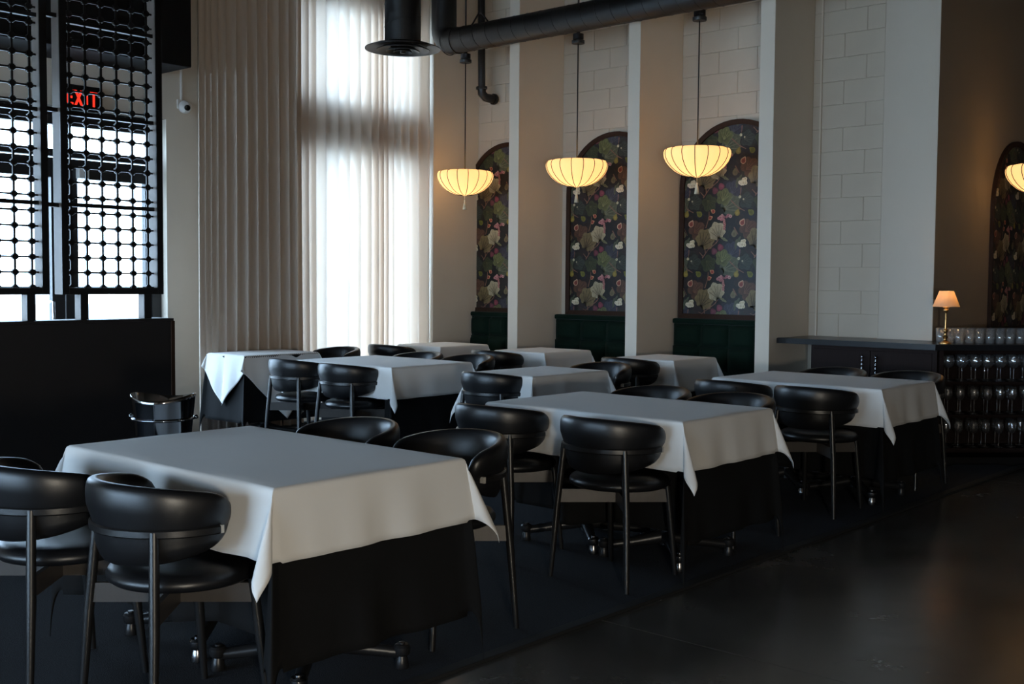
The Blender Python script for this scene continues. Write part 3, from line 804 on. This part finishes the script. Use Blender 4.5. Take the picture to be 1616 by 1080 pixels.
# ------------------------------------------------------------------ chairs
def make_chair():
    root = empty('dining_chair')
    N = 56; K = 26; T = math.radians(106)
    zr = 0.628
    bm = bmesh.new(); rings = []
    for i in range(N + 1):
        t = -T + 2 * T * i / N
        a = abs(t) / T
        top = 0.775 - 0.05 * a ** 2; bot = 0.515 + 0.07 * a ** 2.2
        endk = 1.0
        e0 = 0.80
        if a > e0: endk = math.sqrt(max(0.0, 1 - ((a - e0) / (1 - e0)) ** 2))
        endk = max(endk, 0.04)
        zc = (top + bot) / 2; hh = (top - bot) / 2 * (0.35 + 0.65 * endk); th = 0.033 * (0.25 + 0.75 * endk)
        ring = []
        for k in range(K):
            p = 2 * PI * k / K
            cs, sn = math.cos(p), math.sin(p)
            z = zc + hh * math.copysign(abs(sn) ** 0.72, sn)
            rad = th * math.copysign(abs(cs) ** 0.72, cs)
            if cs > 0:
                rad *= (1 - 0.55 * math.exp(-((z - zr) / 0.020) ** 2)) * (1.05 if z > zr else 0.85)
            r = 0.220 + rad + 0.020 * (z - 0.63) / 0.14
            ring.append(bm.verts.new((r * math.sin(t), -r * math.cos(t) * 1.0, z)))
        rings.append(ring)
    for a, b in zip(rings, rings[1:]):
        for k in range(K): bm.faces.new((a[k], a[(k + 1) % K], b[(k + 1) % K], b[k]))
    bm.faces.new(rings[0]); bm.faces.new(rings[-1][::-1])
    finish('backrest', bm, LEATHER, root, True)
    # bent rail around the back
    bm = bmesh.new(); rings = []
    TR = math.radians(92)
    for i in range(41):
        t = -TR + 2 * TR * i / 40
        sec = [(0.232, zr - 0.012), (0.250, zr - 0.015), (0.256, zr - 0.010), (0.256, zr + 0.008), (0.250, zr + 0.013), (0.232, zr + 0.010)]
        rings.append([bm.verts.new((r * math.sin(t), -r * math.cos(t), z)) for r, z in sec])
    for a, b in zip(rings, rings[1:]):
        for k in range(6): bm.faces.new((a[k], a[(k + 1) % 6], b[(k + 1) % 6], b[k]))
    bm.faces.new(rings[0]); bm.faces.new(rings[-1][::-1])
    finish('back_rail', bm, LACQUER, root, True, 40)
    for s in (-1, 1):
        t = TR * s
        c = Vector((0.245 * math.sin(t), -0.245 * math.cos(t), zr)); 
        bm = bmesh.new(); box(bm, c.x - 0.0115, c.x + 0.0115, c.y + 0.0005, c.y + 0.012, zr - 0.013, zr + 0.012, bev=0.002)
        finish('rail_cap', bm, CAP, root)
    # seat
    bm = bmesh.new()
    prof = [(0, 0.432), (0.18, 0.432), (0.222, 0.436), (0.238, 0.448), (0.240, 0.462), (0.230, 0.478), (0.205, 0.488), (0.15, 0.491), (0.08, 0.487), (0, 0.485)]
    lathe(bm, prof, 36)
    for v in bm.verts:
        v.co.y = v.co.y * 0.98 + 0.03
    finish('seat', bm, LEATHER, root, True)
    legs = []
    for s in (-1, 1):
        a = math.radians(46)
        topp = (s * 0.243 * math.sin(a), -0.243 * math.cos(a), zr + 0.004)
        foot = (s * 0.222, -0.205, 0.0)
        mid = (s * 0.202, -0.186, 0.33)
        bm = bmesh.new(); tube(bm, [foot, mid, topp], [0.0115, 0.0165, 0.0155], 14); finish('leg', bm, LACQUER, root, True, 40)
        f2 = (s * 0.190, 0.225, 0.0); m2 = (s * 0.178, 0.200, 0.25); t2 = (s * 0.168, 0.180, 0.432)
        bm = bmesh.new(); tube(bm, [f2, m2, t2], [0.0115, 0.0165, 0.016], 14); finish('leg', bm, LACQUER, root, True, 40)
        # crossed board: rear leg on side s to front leg on the other side
        p = Vector((s * 0.196, -0.180, 0)); q = Vector((-s * 0.174, 0.186, 0)); dr = (q - p).normalized(); nn = Vector((-dr.y, dr.x, 0)) * 0.009
        bm = bmesh.new()
        z0, z1 = (0.352, 0.418) if s > 0 else (0.354, 0.416)
        vs = [bm.verts.new(v) for v in [(p + nn) + Vector((0, 0, z0)), (p - nn) + Vector((0, 0, z0)), (q - nn) + Vector((0, 0, z0)), (q + nn) + Vector((0, 0, z0)), (p + nn) + Vector((0, 0, z1)), (p - nn) + Vector((0, 0, z1)), (q - nn) + Vector((0, 0, z1)), (q + nn) + Vector((0, 0, z1))]]
        for f in ((0, 3, 2, 1), (4, 5, 6, 7), (0, 1, 5, 4), (1, 2, 6, 5), (2, 3, 7, 6), (3, 0, 4, 7)): bm.faces.new([vs[k] for k in f])
        finish('seat_board', bm, BOARD, root)
    boxo('seat_block', (-0.06, 0.06, -0.06, 0.06, 0.418, 0.434), LACQUER, root)
    return root
proto = make_chair()
for i, (x, y, fl, lab) in enumerate(CHAIRS):
    o = proto if i == 0 else copy_tree(proto)
    o.location = (x, y, 0.012); o.rotation_euler = (0, 0, (PI if fl else 0) + random.uniform(-0.03, 0.03))
    tag(o, lab, 'chair', 'black leather dining chairs')

# ------------------------------------------------------------------ champagne bucket on stand
bk = empty('champagne_bucket', (-4.50, 2.72, 0.012)); tag(bk, 'polished dark steel champagne bucket on a stand behind the nearest table', 'bucket')
bm = bmesh.new(); seg = 48
def brim(k, r, z, amp): 
    a = 2 * PI * k / seg
    dirv = 0.747 * math.cos(a) + 0.665 * math.sin(a)
    return (r * math.cos(a), r * math.sin(a), z + amp * (dirv * dirv - 0.5))
prof = [(0.0, 0.60, 0), (0.10, 0.60, 0), (0.112, 0.62, 0), (0.122, 0.70, 0.004), (0.131, 0.78, 0.012), (0.138, 0.845, 0.022), (0.142, 0.862, 0.025), (0.139, 0.865, 0.025), (0.134, 0.848, 0.022), (0.126, 0.78, 0.012), (0.116, 0.70, 0.004), (0.105, 0.63, 0), (0, 0.625, 0)]
rings = []
for r, z, am in prof:
    rings.append([bm.verts.new((0, 0, z))] if r == 0 else [bm.verts.new(brim(k, r, z, am)) for k in range(seg)])
for a, b in zip(rings, rings[1:]):
    for k in range(seg):
        k2 = (k + 1) % seg
        if len(a) == 1: bm.faces.new((a[0], b[k], b[k2]))
        elif len(b) == 1: bm.faces.new((a[k], a[k2], b[0]))
        else: bm.faces.new((a[k], a[k2], b[k2], b[k]))
finish('bowl', bm, CHROME, bk, True, 60)
bm = bmesh.new(); tube(bm, [(0.134 * math.cos(2 * PI * k / 40), 0.134 * math.sin(2 * PI * k / 40), 0.765) for k in range(41)], 0.006, 8); finish('stand_ring', bm, CHROME, bk, True)
for a in (0.73, 0.73 + PI):
    bm = bmesh.new(); bmesh.ops.create_uvsphere(bm, u_segments=12, v_segments=8, radius=0.010); bmesh.ops.translate(bm, verts=bm.verts, vec=(0.146 * math.cos(a), 0.146 * math.sin(a), 0.772)); finish('knob', bm, CHROME, bk, True)
bm = bmesh.new(); tube(bm, [(0, 0, 0.02), (0, 0, 0.6)], 0.016, 14); finish('stand_column', bm, CHROME, bk, True, 40)
bm = bmesh.new(); lathe(bm, [(0, 0), (0.14, 0), (0.14, 0.008), (0.05, 0.022), (0.02, 0.03), (0, 0.03)], 32); finish('stand_base', bm, CHROME, bk, True, 40)

# ------------------------------------------------------------------ pendant lamps
def pendant(x, y, z, zcan, label, power=1.7):
    root = empty('pendant_lamp', (x, y, z)); tag(root, label, 'pendant lamp', 'pleated silk bowl pendants')
    NS = 16
    prof = [(0.0, 0.012), (0.14, 0.012), (0.245, 0.008), (0.272, 0.0), (0.283, -0.022), (0.285, -0.045), (0.279, -0.075), (0.262, -0.112), (0.232, -0.152), (0.190, -0.190), (0.140, -0.218), (0.085, -0.236), (0.03, -0.243), (0, -0.243)]
    prof = [(r * 1.045, zz) for r, zz in prof]
    bm = bmesh.new(); seg = NS * 6; rings = []
    for r, zz in prof:
        if r == 0: rings.append([bm.verts.new((0, 0, zz))]); continue
        ring = []
        for k in range(seg):
            sc = abs(math.sin(PI * k / 6)); rr = r * (1 - 0.020 * (1 - sc))
            a = 2 * PI * (k + 1.5) / seg; ring.append(bm.verts.new((rr * math.cos(a), rr * math.sin(a), zz)))
        rings.append(ring)
    for a, b in zip(rings, rings[1:]):
        for k in range(seg):
            k2 = (k + 1) % seg
            if len(a) == 1: bm.faces.new((a[0], b[k], b[k2]))
            elif len(b) == 1: bm.faces.new((a[k], a[k2], b[0]))
            else: bm.faces.new((a[k], a[k2], b[k2], b[k]))
    finish('shade', bm, PAPER, root, True)
    for j in range(NS):
        a = 2 * PI * (j * 6 + 1.5) / seg
        bm = bmesh.new(); tube(bm, [(r * 0.988 * math.cos(a), r * 0.988 * math.sin(a), zz) for r, zz in prof[2:-1]], 0.0036, 5); finish('rib', bm, BLACKMETAL, root, True)
    bm = bmesh.new(); tube(bm, [(0, 0, 0.012), (0, 0, zcan - z)], 0.006, 8); finish('cord', bm, BLACKMETAL, root, True)
    bm = bmesh.new(); c = zcan - z
    lathe(bm, [(0, -0.035), (0.06, -0.035), (0.062, -0.03), (0.062, -0.005), (0.03, -0.003), (0.03, 0.005), (0.052, 0.008), (0.052, 0.055), (0.02, 0.065), (0.012, 0.09), (0, 0.09)], 24, (0, 0, c)); finish('canopy', bm, BLACKMETAL, root, True, 35)
    bm = bmesh.new(); tube(bm, [(0, 0, c + 0.08), (0, 0, ZC - z)], 0.009, 8); finish('hanger_rod', bm, BLACKMETAL, root, True)
    bm = bmesh.new(); tube(bm, [(0, 0, -0.243), (0, 0, -0.30)], 0.003, 6); finish('tassel_cord', bm, TASSEL, root, True)
    bm = bmesh.new(); lathe(bm, [(0, -0.29), (0.010, -0.292), (0.012, -0.302), (0.009, -0.312), (0.014, -0.33), (0.022, -0.39), (0, -0.39)], 14); finish('tassel', bm, TASSEL, root, True)
    L = bpy.data.lights.new('pendant_bulb', 'POINT'); L.energy = power; L.color = (1.0, 0.68, 0.34); L.shadow_soft_size = 0.05
    lo = bpy.data.objects.new('bulb', L); COL.objects.link(lo); lo.parent = root; lo.location = (0, 0, -0.09)
    return root
pendant(-8.28, 8.55, 2.535, 3.70, 'glowing silk bowl pendant lamp at the booth beside the curtain')
pendant(-6.79, 8.55, 2.550, 3.70, 'glowing silk bowl pendant lamp at the middle booth')
pendant(-5.44, 8.55, 2.570, 3.72, 'glowing silk bowl pendant lamp at the booth beside the counter')
pendant(-3.08, 10.28, 2.42, 3.7, 'glowing silk bowl pendant lamp above the tumblers at the picture edge')

# ------------------------------------------------------------------ ducts and pipes
dk = empty('spiral_duct', (-8.35, 8.34, 3.85)); tag(dk, 'long black spiral air duct running along the booth wall', 'air duct')
def helix_duct(parent, p0, p1, r, pitch, name='tube'):
    p0, p1 = Vector(p0), Vector(p1); ax = (p1 - p0); Lg = ax.length; ax.normalize()
    bm = bmesh.new(); tube(bm, [p0, p1], r, 40); finish(name, bm, DUCT, parent, True, 40)
    a = Vector((0, 0, 1)) if abs(ax.z) < 0.9 else Vector((1, 0, 0)); b = ax.cross(a)
    n = int(Lg / pitch * 24); bm = bmesh.new()
    tube(bm, [p0 + ax * (Lg * i / n) + (a * math.cos(2 * PI * i / 24) + b * math.sin(2 * PI * i / 24)) * r for i in range(n + 1)], 0.0035, 4, False)
    finish('spiral_seam', bm, DUCT, parent, True)
helix_duct(dk, (0.10, 0, 0), (9.0, 0, 0), 0.128, 0.17)
# mitred elbow going up
bm = bmesh.new()
pts = [(0.16, 0, 0)] + [(0.10 - 0.14 * math.sin(a), 0, 0.14 - 0.14 * math.cos(a)) for a in [PI / 2 * i / 6 for i in range(7)]] + [(-0.04, 0, 1.14)]
tube(bm, pts, 0.130, 40); finish('elbow', bm, DUCT, dk, True, 40)
for px in (0.16, 0.03):
    bm = bmesh.new(); tube(bm, [(px, 0.132 * math.cos(2 * PI * k / 32), 0.132 * math.sin(2 * PI * k / 32)) for k in range(33)], 0.005, 5); finish('collar_seam', bm, DUCT, dk, True)
for px in (0.50, 2.6, 4.7):
    bm = bmesh.new(); tube(bm, [(px - 0.05, -0.1, 0.09), (px - 0.02, -0.03, 0.22), (px + 0.02, -0.03, 0.22), (px + 0.05, 0.06, 0.12)], 0.009, 6); finish('hanger_strap', bm, BLACKMETAL, dk)
    bm = bmesh.new(); tube(bm, [(px, -0.03, 0.21), (px, -0.03, 1.14)], 0.005, 6); finish('hanger_rod', bm, BLACKMETAL, dk)

df = empty('ceiling_diffuser', (-6.30, 5.83, 3.13)); tag(df, 'round black air diffuser on a drop duct before the curtain', 'air diffuser')
bm = bmesh.new(); tube(bm, [(0, 0, 0.03), (0, 0, 1.86)], 0.135, 40); finish('drop_duct', bm, DUCT, df, True, 40)
helix_r = 0.135
bm = bmesh.new(); n = 260
tube(bm, [(helix_r * math.cos(2 * PI * i / 24), helix_r * math.sin(2 * PI * i / 24), 0.05 + 1.8 * i / n) for i in range(n + 1)], 0.003, 4, False); finish('spiral_seam', bm, DUCT, df, True)
for (r0, r1, dz) in ((0.135, 0.282, 0.0), (0.09, 0.20, -0.012), (0.05, 0.125, -0.020), (0.02, 0.07, -0.026)):
    bm = bmesh.new(); lathe(bm, [(r0, 0.035 + dz), (r0 + (r1 - r0) * 0.55, 0.024 + dz), (r1, 0.0 + dz), (r1, -0.006 + dz), (r0 + (r1 - r0) * 0.5, 0.014 + dz), (r0, 0.028 + dz), (r0, 0.035 + dz)], 48); finish('cone_ring', bm, DUCT, df, True, 40)
bm = bmesh.new(); lathe(bm, [(0, -0.035), (0.02, -0.035), (0.022, -0.01), (0.012, 0.03), (0, 0.03)], 20); finish('centre_plug', bm, DUCT, df, True)

pp = empty('drain_pipe', (-8.46, 9.03, 3.39)); tag(pp, 'black vertical pipe with elbow entering the block wall', 'pipe')
bm = bmesh.new(); tube(bm, [(-0.02, -0.02, 0.08), (-0.04, -0.02, 1.61)], 0.040, 20); finish('pipe', bm, BLACKMETAL, pp, True, 40)
bm = bmesh.new(); tube(bm, [(-0.02, -0.02, 0.10), (-0.018, -0.018, 0.04), (0.0, 0.02, 0.0), (0.02, 0.08, -0.008), (0.03, 0.157, -0.01)], [0.046, 0.047, 0.047, 0.047, 0.046], 20); finish('elbow', bm, BLACKMETAL, pp, True, 40)
bm = bmesh.new(); tube(bm, [(-0.021, -0.02, 0.085), (-0.022, -0.02, 0.11)], 0.062, 20); finish('flange', bm, BLACKMETAL, pp, True, 40)
bm = bmesh.new(); tube(bm, [(0.025, 0.11, -0.009), (0.029, 0.135, -0.01)], 0.060, 20); finish('flange', bm, BLACKMETAL, pp, True, 40)

# added fill light shaped as a lantern, unseen, brightens the near tables
fl = empty('added_fill_lantern', (1.3, -0.6, 0)); tag(fl, 'added brass fill lantern with pale top shade, unseen behind the viewer', 'floor lantern')
bm = bmesh.new(); lathe(bm, [(0, 0), (0.16, 0), (0.16, 0.015), (0.03, 0.03), (0.012, 0.05), (0.012, 0.88), (0, 0.88)], 24); finish('stand', bm, BRASS, fl, True, 40)
bm = bmesh.new(); lathe(bm, [(0.20, 1.26), (0.14, 1.40)], 32); finish('shade', bm, SHADE, fl, True)
_d = bpy.data.lights.new('added_fill_bulb', 'POINT'); _d.energy = 320; _d.color = (1.0, 0.92, 0.77); _d.shadow_soft_size = 0.15
_o = bpy.data.objects.new('bulb', _d); COL.objects.link(_o); _o.parent = fl; _o.location = (0, 0, 1.06)

# ------------------------------------------------------------------ counter, cabinet, glasses
ct = empty('counter_top', (0, 0, 0)); tag(ct, 'black stone counter top carrying lamp and tumblers', 'counter top')
outl = [(-4.67, 8.62), (-3.32, 8.62), (-2.70, 9.24), (-2.70, 11.7), (-3.565, 11.7), (-3.565, YB - 0.018), (-4.67, YB - 0.018)]
bm = bmesh.new(); lo_ = [bm.verts.new((x, y, 0.895)) for x, y in outl]; hi_ = [bm.verts.new((x, y, 0.94)) for x, y in outl]
bm.faces.new(lo_[::-1]); bm.faces.new(hi_)
for i in range(len(outl)): bm.faces.new((lo_[i], lo_[(i + 1) % 7], hi_[(i + 1) % 7], hi_[i]))
bmesh.ops.bevel(bm, geom=[e for e in bm.edges if all(v.co.z > 0.93 for v in e.verts)], offset=0.004, segments=2, affect='EDGES')
finish('slab', bm, STONE, ct)

cb = empty('cabinet', (-4.38, 8.66, 0)); tag(cb, 'dark wood two door cabinet under the stone counter', 'cabinet')
Wc = 1.06
boxo('body', (0, 0.72, 0.0195, 0.51, 0.09, 0.894), CABINET, cb); boxo('face_frame', (0.72, 1.03, 0.0195, 0.035, 0.09, 0.894), CABINET, cb); boxo('toe_kick', (0.03, 0.72, 0.06, 0.50, 0.0, 0.09), BLACKPAINT, cb)
for k in (0, 1):
    a = 0.025 + k * 0.50
    dr = boxo('door', (a, a + 0.495, 0.0, 0.019, 0.10, 0.865), CABINET, cb, 0.003)
    hx = a + (0.44 if k == 0 else 0.055)
    bm = bmesh.new()
    pr = []
    for q in range(25):
        zz = 0.64 + 0.19 * q / 24; pr.append((0.0055 + 0.0035 * abs(math.sin(q * PI / 4)), zz))
    lathe(bm, [(0, 0.64)] + pr + [(0, 0.83)], 10, (hx, -0.025, 0)); finish('handle', bm, CHROME, dr, True)
    for zz in (0.655, 0.815):
        bm = bmesh.new(); tube(bm, [(hx, 0.0, zz), (hx, -0.022, zz)], 0.004, 6); finish('handle_post', bm, CHROME, dr, True)
boxo('stile', (1.022, Wc + 0.0, 0.0, 0.019, 0.09, 0.894), CABINET, cb, 0.002)

# angled glass shelf unit
SU0 = Vector((-3.303, 8.672, 0)); ang = PI / 4; LU = 0.86
su = empty('glass_shelf_unit', SU0, ang); tag(su, 'dark open shelf unit holding stemmed glasses at the counter corner', 'shelf unit')
DPT = 0.30
boxo('side_panel', (0.0, 0.03, 0.0, DPT, 0.06, 0.893), CABINET, su); boxo('side_panel', (LU - 0.03, LU, 0.0, DPT, 0.06, 0.893), CABINET, su)
boxo('back_panel', (0.03, LU - 0.03, DPT - 0.02, DPT, 0.06, 0.893), CABINET, su)
boxo('toe_kick', (0.0, LU, 0.03, DPT, 0.0, 0.06), BLACKPAINT, su)
SH = [0.135, 0.395, 0.652]
for z in SH: boxo('shelf', (0.03, LU - 0.03, 0.004, DPT - 0.02, z - 0.02, z), CABINET, su, 0.002)
# bar running on behind the corner
bc = empty('bar_cabinet', (-2.745, 9.27, 0)); tag(bc, 'dark panelled bar base continuing past the picture edge', 'bar cabinet')
boxo('body', (-0.55, 0, 0.25, 2.4, 0.06, 0.893), CABINET, bc); boxo('toe_kick', (-0.5, -0.04, 0.25, 2.4, 0, 0.06), BLACKPAINT, bc)

def glass_mesh(name, prof, seg=18):
    bm = bmesh.new(); lathe(bm, prof, seg)
    me = bpy.data.meshes.new(name); bmesh.ops.recalc_face_normals(bm, faces=bm.faces); bm.to_mesh(me); bm.free()
    for p in me.polygons: p.use_smooth = True
    me.materials.append(WINEGLASS)
    return me
wine_big = [glass_mesh('foot', [(0, 0), (0.036, 0), (0.036, 0.002), (0.012, 0.006), (0.005, 0.012)]), glass_mesh('stem', [(0.005, 0.012), (0.0042, 0.03), (0.0042, 0.085), (0.006, 0.10)], 10), glass_mesh('bowl', [(0.0, 0.098), (0.006, 0.10), (0.024, 0.108), (0.040, 0.126), (0.046, 0.148), (0.043, 0.175), (0.036, 0.20), (0.0345, 0.20), (0.0415, 0.175), (0.0445, 0.148), (0.0385, 0.128), (0.022, 0.111), (0, 0.106)])]
wine_slim = [glass_mesh('foot', [(0, 0), (0.033, 0), (0.033, 0.002), (0.011, 0.006), (0.005, 0.012)]), glass_mesh('stem', [(0.005, 0.012), (0.004, 0.03), (0.004, 0.09), (0.0055, 0.105)], 10), glass_mesh('bowl', [(0.0, 0.103), (0.006, 0.105), (0.020, 0.113), (0.030, 0.130), (0.033, 0.150), (0.031, 0.18), (0.027, 0.212), (0.0256, 0.212), (0.0296, 0.18), (0.0316, 0.15), (0.0286, 0.132), (0.018, 0.116), (0, 0.111)])]
TUMBLERGLASS = clear_glass('tumbler_glass', (0.98, 0.985, 0.99), 1.5, 1.8, 0.075)
tumb = glass_mesh('tumbler', [(0, 0), (0.030, 0), (0.033, 0.003), (0.039, 0.112), (0.0375, 0.112), (0.0315, 0.012), (0, 0.010)], 20)
tumb.materials[0] = TUMBLERGLASS
d1 = Vector((math.cos(ang), math.sin(ang), 0)); n1 = Vector((-math.sin(ang), math.cos(ang), 0))
ORD = ['first', 'second', 'third', 'fourth', 'fifth', 'sixth', 'seventh', 'eighth', 'ninth', 'tenth']
rows_txt = {0: 'lowest', 1: 'middle', 2: 'top'}
rg = random.Random(3)
for si, z in enumerate(SH):
    meshes = wine_slim if si == 0 or si == 1 else wine_big
    nn = 7
    for k in range(nn):
        for r in range(2):
            p = SU0 + d1 * (0.10 + 0.105 * k + 0.03 * r + rg.uniform(-0.008, 0.008)) + n1 * (0.07 + 0.115 * r + rg.uniform(-0.008, 0.008))
            g = empty('wine_glass', (p.x, p.y, z + 0.0005), rg.uniform(0, 6))
            for m_ in meshes: link(m_.name.split('.')[0], m_, g)
            tag(g, 'clear stemmed glass, %s from the cabinet in the %s row of the %s shelf' % (ORD[k], ('front', 'back')[r], rows_txt[si]), 'wine glass', 'stemmed glasses on the %s shelf' % rows_txt[si])
for r in range(4):
    cnt = 0
    for k in range(10):
        p = Vector((-3.32, 8.62, 0)) + d1 * (0.115 + 0.082 * k + (0.041 if r % 2 else 0)) + n1 * (0.20 + 0.076 * r)
        if p.x < -3.50 and p.y > 9.1: continue
        if p.x < -3.52 or p.x * 0.747 + p.y * 0.665 < 3.41: continue
        o = link('tumbler', tumb, None, (p.x, p.y, 0.9402)); cnt += 1; tag(o, 'clear glass tumbler, %s from the lamp in the %s row on the counter' % (ORD[cnt - 1], ('front', 'second', 'third', 'back')[r]), 'tumbler', 'tumblers on the counter')

# table lamp
tl = empty('table_lamp', (-3.325, 8.83, 0.9402)); tag(tl, 'small brass table lamp with glowing linen shade on the counter', 'table lamp')
bm = bmesh.new(); lathe(bm, [(0, 0), (0.046, 0), (0.046, 0.006), (0.032, 0.012), (0.016, 0.022), (0.014, 0.04), (0.022, 0.05), (0.014, 0.062), (0.012, 0.085), (0.020, 0.095), (0.020, 0.105), (0.009, 0.115)], 24); finish('base', bm, BRASS, tl, True, 60)
bm = bmesh.new(); lathe(bm, [(0.009, 0.115), (0.0075, 0.13), (0.0075, 0.235), (0.009, 0.245), (0.018, 0.25), (0.022, 0.262), (0.012, 0.275), (0.026, 0.284), (0.010, 0.296), (0, 0.296)], 20); finish('stem', bm, BRASS, tl, True, 60)
bm = bmesh.new(); lathe(bm, [(0.101, 0.288), (0.053, 0.410), (0.0515, 0.410), (0.0995, 0.288), (0.101, 0.288)], 40); finish('shade', bm, SHADE, tl, True, 40)
bm = bmesh.new(); lathe(bm, [(0, 0.297), (0.010, 0.298), (0.018, 0.325), (0.012, 0.345), (0, 0.35)], 14); finish('bulb', bm, emission('warm_bulb', (1.0, 0.55, 0.2), 6.0), tl, True)
L = bpy.data.lights.new('table_lamp_bulb', 'POINT'); L.energy = 1.5; L.color = (1.0, 0.66, 0.34); L.shadow_soft_size = 0.02
lo = bpy.data.objects.new('lamp_glow', L); COL.objects.link(lo); lo.parent = tl; lo.location = (0, 0, 0.365)
